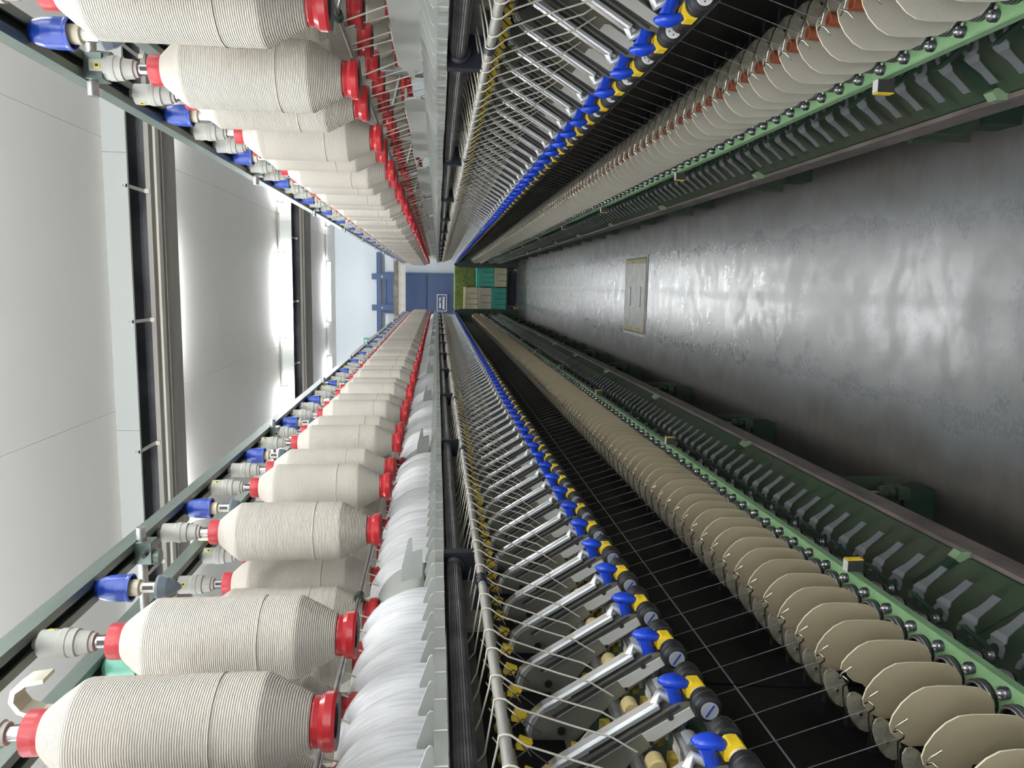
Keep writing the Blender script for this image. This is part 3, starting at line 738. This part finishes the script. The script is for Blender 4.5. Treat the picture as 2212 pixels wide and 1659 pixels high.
def shifted(mb, dy):
    r = MB(); r.v = [(a, b+dy, c) for a, b, c in mb.v]; r.f = mb.f; r.m = mb.m; r.sm = mb.sm; r.mats = mb.mats; return r
ARM_FAR = {k: merge(*[v[n] for n in ('drafting_arm', 'top_bar', 'handle', 'label_plate', 'yellow_clip', 'cream_roller')], *[shifted(v[n], e*.035) for n in ('front_roller', 'roller_cap') for e in (-1, 1)]).mesh('drafting_arm') for k, v in ARM.items()}

def spinning_frame(side):
    P = SIDES[side]; left = side == 'left'
    root = bpy.data.objects.new('spinning_frame', None); COL.objects.link(root)
    off = -.162
    if left: root.location = (-XC, YM, 0)
    else: root.location = (XC+off, YM, 0); root.rotation_euler = (0, 0, PI)
    ly = (lambda y: y-YM) if left else (lambda y: YM-y)
    tag(root, 'green spinning frame %s of the aisle, %s' % (('left', 'with tan separators and white fibre bands') if left else ('right', 'with grey separators and bare comb teeth')), 'spinning machine', 'ring spinning frames')
    ya, yb = sorted((ly(Y_START), ly(P['end']-.02)))
    def long(name, fn, parent=root, a=None, b=None):
        m = MB(); aa, bb = (ya, yb) if a is None else sorted((ly(a), ly(b))); fn(m, aa, bb); return obj(name, m, parent)
    def at(name, me, y, parent=root, dz=0., dx=0.):
        return link(name, me, parent, (dx, ly(y), dz))
    def rng(y0, pitch, a=Y_START+.25, b=P['end']-.06):
        k = math.ceil((a-y0)/pitch); out = []
        while y0+k*pitch < b: out.append((k, y0+k*pitch)); k += 1
        return out
    # ---- body and base
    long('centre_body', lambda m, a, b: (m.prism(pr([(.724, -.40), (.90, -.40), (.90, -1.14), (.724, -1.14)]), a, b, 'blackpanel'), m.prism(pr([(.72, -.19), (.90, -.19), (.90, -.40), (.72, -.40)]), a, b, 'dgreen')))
    def aprons(m, a, b):
        pass
    n = 0
    yy = Y_START
    while yy < P['end']-.1:                                  # hinged panels, one per section
        y2 = min(yy+SEC-.006, P['end']-.02)
        long('front_panel', lambda m, a, b: (m.prism(pr([(.692, -.425), (.70, -.425), (.722, -.64), (.712, -.64)]), a, b, 'blackpanel'), m.prism(pr([(.712, -.64), (.722, -.64), (.722, -.86), (.712, -.86)]), a, b, 'blackpanel'), m.prism(pr([(.7000, -.527), (.704, -.527), (.704, -.530), (.7004, -.530)]), a, b, 'cap')), a=yy, b=y2)
        yy += SEC
    long('roller_beam', lambda m, a, b: m.prism(pr([(.625, -.375), (.72, -.30), (.72, -.425), (.635, -.425)]), a, b, 'dgreen'))
    long('lower_apron_bar', lambda m, a, b: m.prism(pr([(.625, -.400), (.655, -.388), (.66, -.41), (.632, -.418)]), a, b, 'backplate'))
    m = MB()
    for (X, z, r) in ((.600, -.386, .0135), (.618, -.338, .012), (.655, -.280, .012)):
        nn_ = 20; 
        m.sweep([V(X, ya+.01, z), V(X, yb-.01, z)], r, 'steel', 12)
    obj('bottom_roller', m, root)
    # ring rail
    rr = long('ring_rail', lambda m, a, b: m.prism(pr([(.547, -.798), (.5445, -.801), (.5445, -.817), (.549, -.817), (.549, -.805), (.645, -.805), (.645, -.798)]), a, b, 'green'))
    long('spindle_rail', lambda m, a, b: (m.prism(pr([(.624, -.895), (.66, -.895), (.66, -.960), (.630, -.960), (.624, -.945)]), a, b, 'dgreen')))
    yy = Y_START; i = 0
    while yy < P['end']-.1:
        y2 = min(yy+SEC-.004, P['end']-.02)
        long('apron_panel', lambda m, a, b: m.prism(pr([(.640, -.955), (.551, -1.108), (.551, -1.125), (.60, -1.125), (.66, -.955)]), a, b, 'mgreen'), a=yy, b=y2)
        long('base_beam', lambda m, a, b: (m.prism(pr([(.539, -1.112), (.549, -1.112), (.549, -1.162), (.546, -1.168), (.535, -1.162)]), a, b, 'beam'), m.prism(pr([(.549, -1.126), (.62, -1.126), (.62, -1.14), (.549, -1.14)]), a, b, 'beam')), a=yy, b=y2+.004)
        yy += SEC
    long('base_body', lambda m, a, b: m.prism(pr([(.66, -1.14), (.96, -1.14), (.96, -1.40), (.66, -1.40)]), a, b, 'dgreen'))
    # brackets on the beam, yellow tags on the rail
    bk = MB(); bk.prism(pr([(.538, -1.090), (.552, -1.078), (.560, -1.086), (.560, -1.118), (.538, -1.112)]), -.012, .012, 'lgreen'); bk.prism(pr([(.556, -1.078), (.61, -1.00), (.62, -1.012), (.57, -1.09)]), -.012, .012, 'dgreen'); bkm = bk.mesh('beam_bracket')
    tg = MB(); tg.box(XC-.545, XC-.522, -.008, .008, CZ-.830, CZ-.798, 'ink'); tg.box(XC-.522, XC-.5205, -.008, .008, CZ-.830, CZ-.798, 'yellow'); tg.box(XC-.545, XC-.523, -.008, .008, CZ-.798, CZ-.7968, 'label_grey'); tgm = tg.mesh('rail_stop')
    for k, y in rng(P['tag_'], 1.18): at('rail_stop', tgm, y)
    for k, y in rng(P['tag_']+.08, SEC): at('beam_bracket', bkm, y)
    # feet with levelling screws
    ft = MB(); ft.prism(pr([(.575, -1.162), (.70, -1.162), (.70, -1.42), (.600, -1.42), (.575, -1.395)]), -.022, .022, 'mgreen')
    ft.box(XC-.70, XC-.564, -.028, -.022, CZ-1.43, CZ-1.165, 'mgreen'); ft.box(XC-.70, XC-.60, -.045, .045, 0, CZ-1.42, 'dgreen'); fm = ft.mesh('foot')
    f2 = MB(); c = (XC-.59, -.10, CZ); f2.lathe([(.004, -1.30), (.004, -1.165)], 'steel', 8, 'z', c); f2.lathe([(.019, -1.345), (.020, -1.335), (.020, -1.325), (.015, -1.322), (.020, -1.318), (.020, -1.305), (.010, -1.300)], 'mgreen', 16, 'z', c)
    f2.box(c[0]-.018, c[0]+.016, -.125, -.045, CZ-1.385, CZ-1.350, 'mgreen'); f2.sweep([(c[0]+.008, -.10, CZ-1.345), (c[0]+.008, -.09, CZ-1.40), (c[0]+.004, -.05, CZ-1.41)], .008, 'dgreen', 8); fm2 = f2.mesh('levelling_screw')
    for k, y in rng(P['foot'], SEC, a=.5):
        o = at('foot', fm, y); l2 = link('levelling_screw', fm2, o)
        if left: pass
        else: l2.rotation_euler = (0, 0, 0)
    # ---- drafting arms
    K = P['cap']; am = ARMM[K]
    for k, y in rng(P['arm'], .14):
        if y < 6.0:
            a = at('drafting_arm', am['drafting_arm'], y)
            for nme in ('top_bar', 'handle', 'label_plate', 'yellow_clip', 'cream_roller', 'cradle'):
                o = link(nme, am[nme], a)
                if nme == 'handle': o['label'] = 'blue mushroom shaped handle'
            for e in (-1, 1):
                r_ = link('front_roller', am['front_roller'], a, (0, e*.035, 0)); c_ = link('roller_cap', am['roller_cap'], a, (0, e*.035, 0))
        else: at('drafting_arm', ARM_FAR[K], y)
    # ---- per spindle parts
    torn_y = None
    seps = rng(P['sep'], .07)
    for k, y in seps:
        torn = left and k == 1
        o = at('separator_plate', S['sep_torn'] if torn else S['sep'][P['septan']], y)
        if torn: o['label'] = 'tan separator plate with a broken corner'
        if not torn: o.rotation_euler = (0, 0, random.uniform(-.012, .012)); o.location.x += random.uniform(-.001, .001)
    long('separator_rail', lambda m, a, b: m.prism(pr([(.615, -.786), (.632, -.786), (.632, -.797), (.615, -.797)]), a, b, 'steel'))
    th = MB()
    for k, y in rng(P['pig'], .07):
        a = at('thread_guide', S['lappet'], y); link('pigtail_wire', S['pigtail'], a)
        a = at('ring', S['ring'], y); link('holder_screw', S['screw'], a)
        a = at('spindle', S['spindle'], y)
        if not left: link('tube_tip', S['tip'], a)
        if y < 5:
            m = MB(); l_ = ly(y); j = random.uniform(-.004, .004)
            m.sweep([V(.668, l_+j, -.390), V(.598, l_, -.620)], .00075, 'thread', 4); obj('spun_yarn', m, root)
        else: th.sweep([V(.668, ly(y), -.390), V(.598, ly(y), -.620)], .0007, 'thread', 3)
    o = obj('spun_yarn', th, root); o['kind'] = 'stuff'
    for k, y in rng(P['lev'], .07):
        at('brake_lever', S['lever'], y)
        if k % 2 == 0: at('tension_arm', S['tension'], y)
    # ---- guide tube, fluted roller and their brackets
    def seg(y0):
        ks = rng(y0, SEC, a=Y_START-.6); return [y for _, y in ks]
    cl = MB(); cl.lathe([(.0100, -.018), (.0115, -.014), (.0115, .014), (.0100, .018)], 'navy', 16, 'y', V(.55, 0, -.084)); cl.prism(pr([(.553, -.076), (.60, -.070), (.60, -.090), (.553, -.092)]), -.010, .010, 'navy'); clm = cl.mesh('tube_clamp')
    ends_ = seg(P['clamp'])
    for i, y in enumerate(ends_):
        a, b = max(Y_START, y+.001), min(P['end']-.02, y+SEC-.001)
        if b > a: long('guide_tube', lambda m, q0, q1: m.sweep([V(.55, q0, -.084), V(.55, q1, -.084)], .0078, 'tube', 14), a=a, b=b)
        if y > Y_START: at('tube_clamp', clm, y)
    nT = 26
    def flute(m, q0, q1):
        pts = []
        for i in range(nT*2):
            t = 2*PI*i/(nT*2); r = .0165 if i % 2 else .0152; pts.append((XC-.572+r*math.cos(t), CZ-.034+r*math.sin(t)))
        m.prism(pts, q0, q1, 'roller')
    br = MB(); br.box(XC-.612, XC-.5455, -.012, .012, CZ-.089, CZ-.0145, 'navy'); brm = br.mesh('roller_bracket')
    rg = MB(); rg.lathe([(.0165, -.006), (.0215, -.004), (.0215, .004), (.0165, .006)], 'navy', 22, 'y', V(.572, 0, -.036)); rgm = rg.mesh('roller_collar')
    sp_ = MB(); sp_.box(XC-.612, XC-.604, -.11, .11, CZ-.090, CZ-.0150, 'backplate'); sp_.box(XC-.604, XC-.556, -.11, .11, CZ-.096, CZ-.090, 'cover'); spm = sp_.mesh('support_plate')
    for y in seg(P['brk']):
        a, b = max(Y_START, y+.02), min(P['end']-.02, y+SEC-.02)
        if b > a: long('fluted_roller', flute, a=a, b=b)
        if y > Y_START:
            o = at('roller_bracket', brm, y); at('support_plate', spm, y-.12)
            for e in (-1, 1): at('roller_collar', rgm, y+e*.022)
    long('guide_shelf', lambda m, a, b: (m.prism(pr([(.668, -.026), (.674, -.026), (.674, -.072), (.668, -.072)]), a, b, 'backplate'), m.prism(pr([(.700, -.072), (.706, -.072), (.712, -.20), (.706, -.20)]), a, b, 'blackpanel'), m.prism(pr([(.60, -.018), (.68, -.018), (.68, -.024), (.60, -.024)]), a, b, 'cover')))  # black plate under the shelf is added to darken the space behind
    # comb segments
    for k, y in rng(P['comb'], .07): at('comb_segment', S['comb'], y)
    # cover with fibre bands (left) or bare panels (right)
    if left:
        cov = lambda m, a, b: m.prism(pr([(.651-.082*math.cos(t), .024+.094*math.sin(t)) for t in [i*(PI/2+.3)/12 for i in range(13)]]+[(.68, .02)]), a, b, 'cover', smooth=True)  # darker than the bands: shade in their gaps put into the colour
        for y in seg(P['cover']):
            a, b = max(Y_START, y), min(P['end']-.02, y+SEC-.004)
            if b > a: long('curved_cover', cov, a=a, b=b)
        fins = [y for _, y in rng(P['cover']+.06, SEC)]
        for y in fins: at('cover_fin', S['fin'], y)
        n = 0
        for k, y in rng(P['comb']+.035, .07):
            if any(abs(y-f) < .05 for f in fins): continue
            o = at('fibre_band', S['band'][k % 4], y)
            if n == 0: o['label'] = 'silky white fibre band curving over the cover'
            n += 1
    else:
        for y in [y for _, y in rng(P['cover']-SEC*2-.436, SEC, a=-1)]:
            a, b = max(Y_START, y), min(P['end']-.1, y+.873)
            if b <= a: continue
            m = MB(); q0, q1 = sorted((ly(a), ly(b))); n = 8
            zz = lambda t: t+CZ
            out = []
            for (cy, s0) in ((q0+.035, PI), (q1-.035, 0)): pass
            pts = [(q0+.012, .018), (q1-.03, .018)]+[(q1-.04+.04*math.cos(t), .044+.040*math.sin(t)) for t in [i*PI/2/6 for i in range(7)]]+[(q0+.04-.04*math.sin(t), .044+.040*math.cos(t)) for t in [i*PI/2/6 for i in range(7)]]
            vs = [(XC-.612, yy_, zz(z_)) for yy_, z_ in pts]+[(XC-.606, yy_, zz(z_)) for yy_, z_ in pts]; N_ = len(pts)
            m.add(vs, [tuple(range(N_)), tuple(range(2*N_-1, N_-1, -1))]+[(i, i+N_, (i+1) % N_+N_, (i+1) % N_) for i in range(N_)], 'cover')
            m.box(XC-.640, XC-.612, q0+.04, q1-.04, zz(.078), zz(.084), 'cover')
            e0 = q0 if not left else q1                      # pointed tooth at the far end
            m.add([(XC-.612, e0+.005, zz(.070)), (XC-.612, e0-.075, zz(.057)), (XC-.612, e0-.078, zz(.052)), (XC-.612, e0+.005, zz(.050)), (XC-.607, e0+.005, zz(.070)), (XC-.607, e0-.075, zz(.057)), (XC-.607, e0-.078, zz(.052)), (XC-.607, e0+.005, zz(.050))], [(0, 1, 2, 3), (7, 6, 5, 4), (0, 4, 5, 1), (1, 5, 6, 2), (2, 6, 7, 3), (3, 7, 4, 0)], 'cover')
            obj('cover_panel', m, root)
    # roving strands: from the rod under the bobbins, round the guide tube, into the arms
    st = MB()
    for k, y in rng(P['arm']-.03, .07, a=Y_START+.3):
        kk = k % 2; y = P['arm']+.14*math.floor((y-P['arm']+.05)/.14)+(.030 if kk == 0 else -.030)
        l_ = ly(y); l2 = l_+random.uniform(-.012, .012); l3 = l_+random.uniform(-.03, .03)
        path = [V(.604, l3, .147+P['dz']), V(.655, l2, .02), V(.655, l2, -.040), V(.610, l_+random.uniform(-.02, .02), -.064), V(.556, l_, -.0745)]
        low = [V(.5425, l_, -.076), V(.5405, l_, -.082), V(.5420, l_, -.090), V(.556, l_, -.108), V(.585, l_, -.185), V(.602, l_, -.235), V(.626, l_, -.272)]
        m = MB(); m.sweep(path+low, .0015, 'strand', 5)
        obj('roving_strand', m, root)
    for k, y in rng(P['arm']+.035, .07): at('roving_guide', S['trumpet'], y)
    # ---- creel
    dz = P['dz']
    z_r = .548+dz
    c1, c2 = .35, P['creel']
    for X in (.50, .64, .98, 1.12):
        long('creel_rail', lambda m, a, b: m.prism(pr([(X-.022, z_r), (X-.022, z_r+.028), (X+.022, z_r+.028), (X+.022, z_r), (X+.008, z_r), (X+.008, z_r+.004), (X+.018, z_r+.004), (X+.018, z_r+.022), (X-.018, z_r+.022), (X-.018, z_r+.004), (X-.008, z_r+.004), (X-.008, z_r)]), a, b, 'railgreen'), a=Y_START-.2, b=c2)
    for k, y in rng(P['post'], SEC, a=.2, b=c2-.05):
        l_ = ly(y)
        m = MB(); m.sweep([V(.455, l_, z_r-.006), V(1.165, l_, z_r-.006)], .0085, 'steel', 14); cb = obj('cross_tube', m, root)
        for X in (.50, 1.12):
            m = MB(); m.box(XC-X-.020, XC-X+.020, l_-.018, l_+.018, CZ+z_r-.028, CZ+z_r, 'railgreen'); m.lathe([(.014, -.03), (.016, 0)], 'railgreen', 14, 'z', (XC-X-.012, l_, CZ+z_r-.008)); m.sweep([(XC-X, l_-.018, CZ+z_r-.02), (XC-X, l_-.032, CZ+z_r-.02)], .004, 'ink', 8); obj('rail_clamp', m, cb)
        m = MB(); m.sweep([V(.81, l_, -.19), V(.81, l_, z_r)], .015, 'steel', 16); p = obj('creel_post', m, root)
        m = MB()
        for s_, X in ((1, .60), (-1, 1.02)):
            m.sweep([V(.81, l_, .095+dz), V(X, l_, .147+dz)], .0055, 'steel', 8); m.lathe([(.009, -.01), (.009, .01)], 'dgreen', 10, 'y', V(X, l_, .147+dz))
        obj('rod_arm', m, p)
    for X in (.60, 1.02): long('strand_rod', lambda m, a, b: m.sweep([V(X, a, .147+dz), V(X, b, .147+dz)], .005, 'steel', 8), a=Y_START, b=c2)
    # a pale overhead loop bracket of the travelling blower (left frame, between the rails)
    if left:
        for y in (.33, 1.05, 1.79, 2.9, 4.02, 5.14):
            m = MB(); l_ = ly(y); P_ = [(.612, .44), (.612, .555), (.602, .578), (.585, .588), (.568, .584), (.556, .568), (.552, .54)]
            Q_ = [(.606, .44), (.606, .553), (.598, .572), (.585, .581), (.572, .578), (.562, .564), (.558, .54)]
            m.prism(pr(P_+Q_[::-1]), l_-.016, l_+.016, 'cream'); obj('hanger_hook', m, root)
    # holders and bobbins
    bobs = []
    outer = []
    if left:
        outer = [(.46, 'grey'), (.63, 'grey'), (.821, 'grey'), (1.036, 'grey'), (1.225, 'blue'), (1.501, 'grey')]
        k = 0
        while P['hold']+k*P['pitch'] < c2-.1: outer.append((P['hold']+k*P['pitch'], 'blue' if k % 3 == 0 else 'grey')); k += 1
    else:
        k = -6
        while P['hold']+k*P['pitch'] < c2-.1:
            outer.append((P['hold']+k*P['pitch'], 'blue' if k % 3 == 0 else 'grey')); k += 1
    second = []
    y = (1.236 if left else 1.43); y0 = y
    k = -5
    while y0+k*P['pitch'] < c2-.1:
        yy = y0+k*P['pitch']
        if yy > .3: second.append((yy, 'mint' if left and k == 0 else 'grey'))
        k += 1
    zb = .428+dz
    for row, lst in ((0, outer), (1, second)):
        X = (.50, .64)[row]
        for y, kind in lst:
            a, b = S['holder'][kind]
            if y < 7:
                h = link('bobbin_holder', a, root, (XC-X, ly(y), CZ+zb), random.choice((-1.2, .3, 1.5, 2.6, -.6))); link('spindle_tube', b, h)
            else: h = link('bobbin_holder', S['holder1'][kind], root, (XC-X, ly(y), CZ+zb))
            if kind == 'mint' and y < 7: h['label'] = 'mint green bobbin holder cap'
            if kind == 'grey' or (kind == 'mint'): bobs.append((row, X, y))
    far = []
    for X in (.98, 1.12):
        y = .5
        while y < c2-.1:
            link('bobbin_holder', S['holder1']['grey'], root, (XC-X, ly(y), CZ+zb)); far.append((X, y)); y += P['pitch']
    # end frame
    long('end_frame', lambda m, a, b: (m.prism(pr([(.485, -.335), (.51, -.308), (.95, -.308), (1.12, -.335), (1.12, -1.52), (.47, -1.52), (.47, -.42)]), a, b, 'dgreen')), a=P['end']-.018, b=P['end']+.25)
    if not left:
        long('edge_strip', lambda m, a, b: m.prism(pr([(.455, -.345), (.470, -.33), (.472, -.82), (.455, -.82)]), a, b, 'beam'), a=P['end']+.02, b=P['end']+.10)
    return root, bobs, far, ly, zb

frames = {s: spinning_frame(s) for s in ('left', 'right')}

# ------------------------------------------------------------------ roving bobbins
def bobbins():
    for side, (root, bobs, far, ly, zb) in frames.items():
        sx = 1 if side == 'left' else -1
        cnt = {0: 0, 1: 0}
        def place(X, y, label, group):
            r = bpy.data.objects.new('roving_bobbin', None); COL.objects.link(r)
            r.location = (-X if side == 'left' else X-.162, y, CZ+zb)
            r.rotation_euler = (0, 0, random.uniform(0, 2*PI))
            tag(r, label, 'bobbin', group)
            s_ = random.uniform(.97, 1.02)
            o = link('yarn_package', S['yarn'], r); o.scale = (s_, s_, 1)
            link('bottom_flange', S['red'], r); link('top_cap', S['top'], r)
        for row, X, y in sorted(bobs, key=lambda t: (t[0], t[2])):
            cnt[row] += 1
            rn = 'front row' if row == 0 else 'second row'
            place(X, y, 'white roving bobbin with red ends, %s from the camera in the %s frame\'s %s' % (ordinal(cnt[row]), side, rn), 'roving bobbins in the %s of the %s frame' % (rn, side))
        rows = sorted(far, key=lambda t: (t[0], t[1]))
        n_ind = 14; st = MB(); c = 0
        base = S['spool_all']
        for X, y in rows:
            if X < 1 and c < n_ind:
                c += 1; place(X, y, 'white roving bobbin hanging in the %s frame\'s rear row, %s from the camera' % (side, ordinal(c)), 'roving bobbins in the rear row of the %s frame' % side); continue
            wx = -X if side == 'left' else X-.162
            o = len(st.v)
            st.v += [(wx+a, y+b, CZ+zb+h) for a, b, h in base.v]
            for f, i, sm in zip(base.f, base.m, base.sm):
                st.f.append(tuple(o+q for q in f)); st.m.append(st.mi(base.mats[i])); st.sm.append(sm)
        o = obj('roving_bobbins', st)
        tag(o, 'mass of roving bobbins hanging in the rear rows of the %s frame' % side, 'bobbins', kind='stuff')
bobbins()
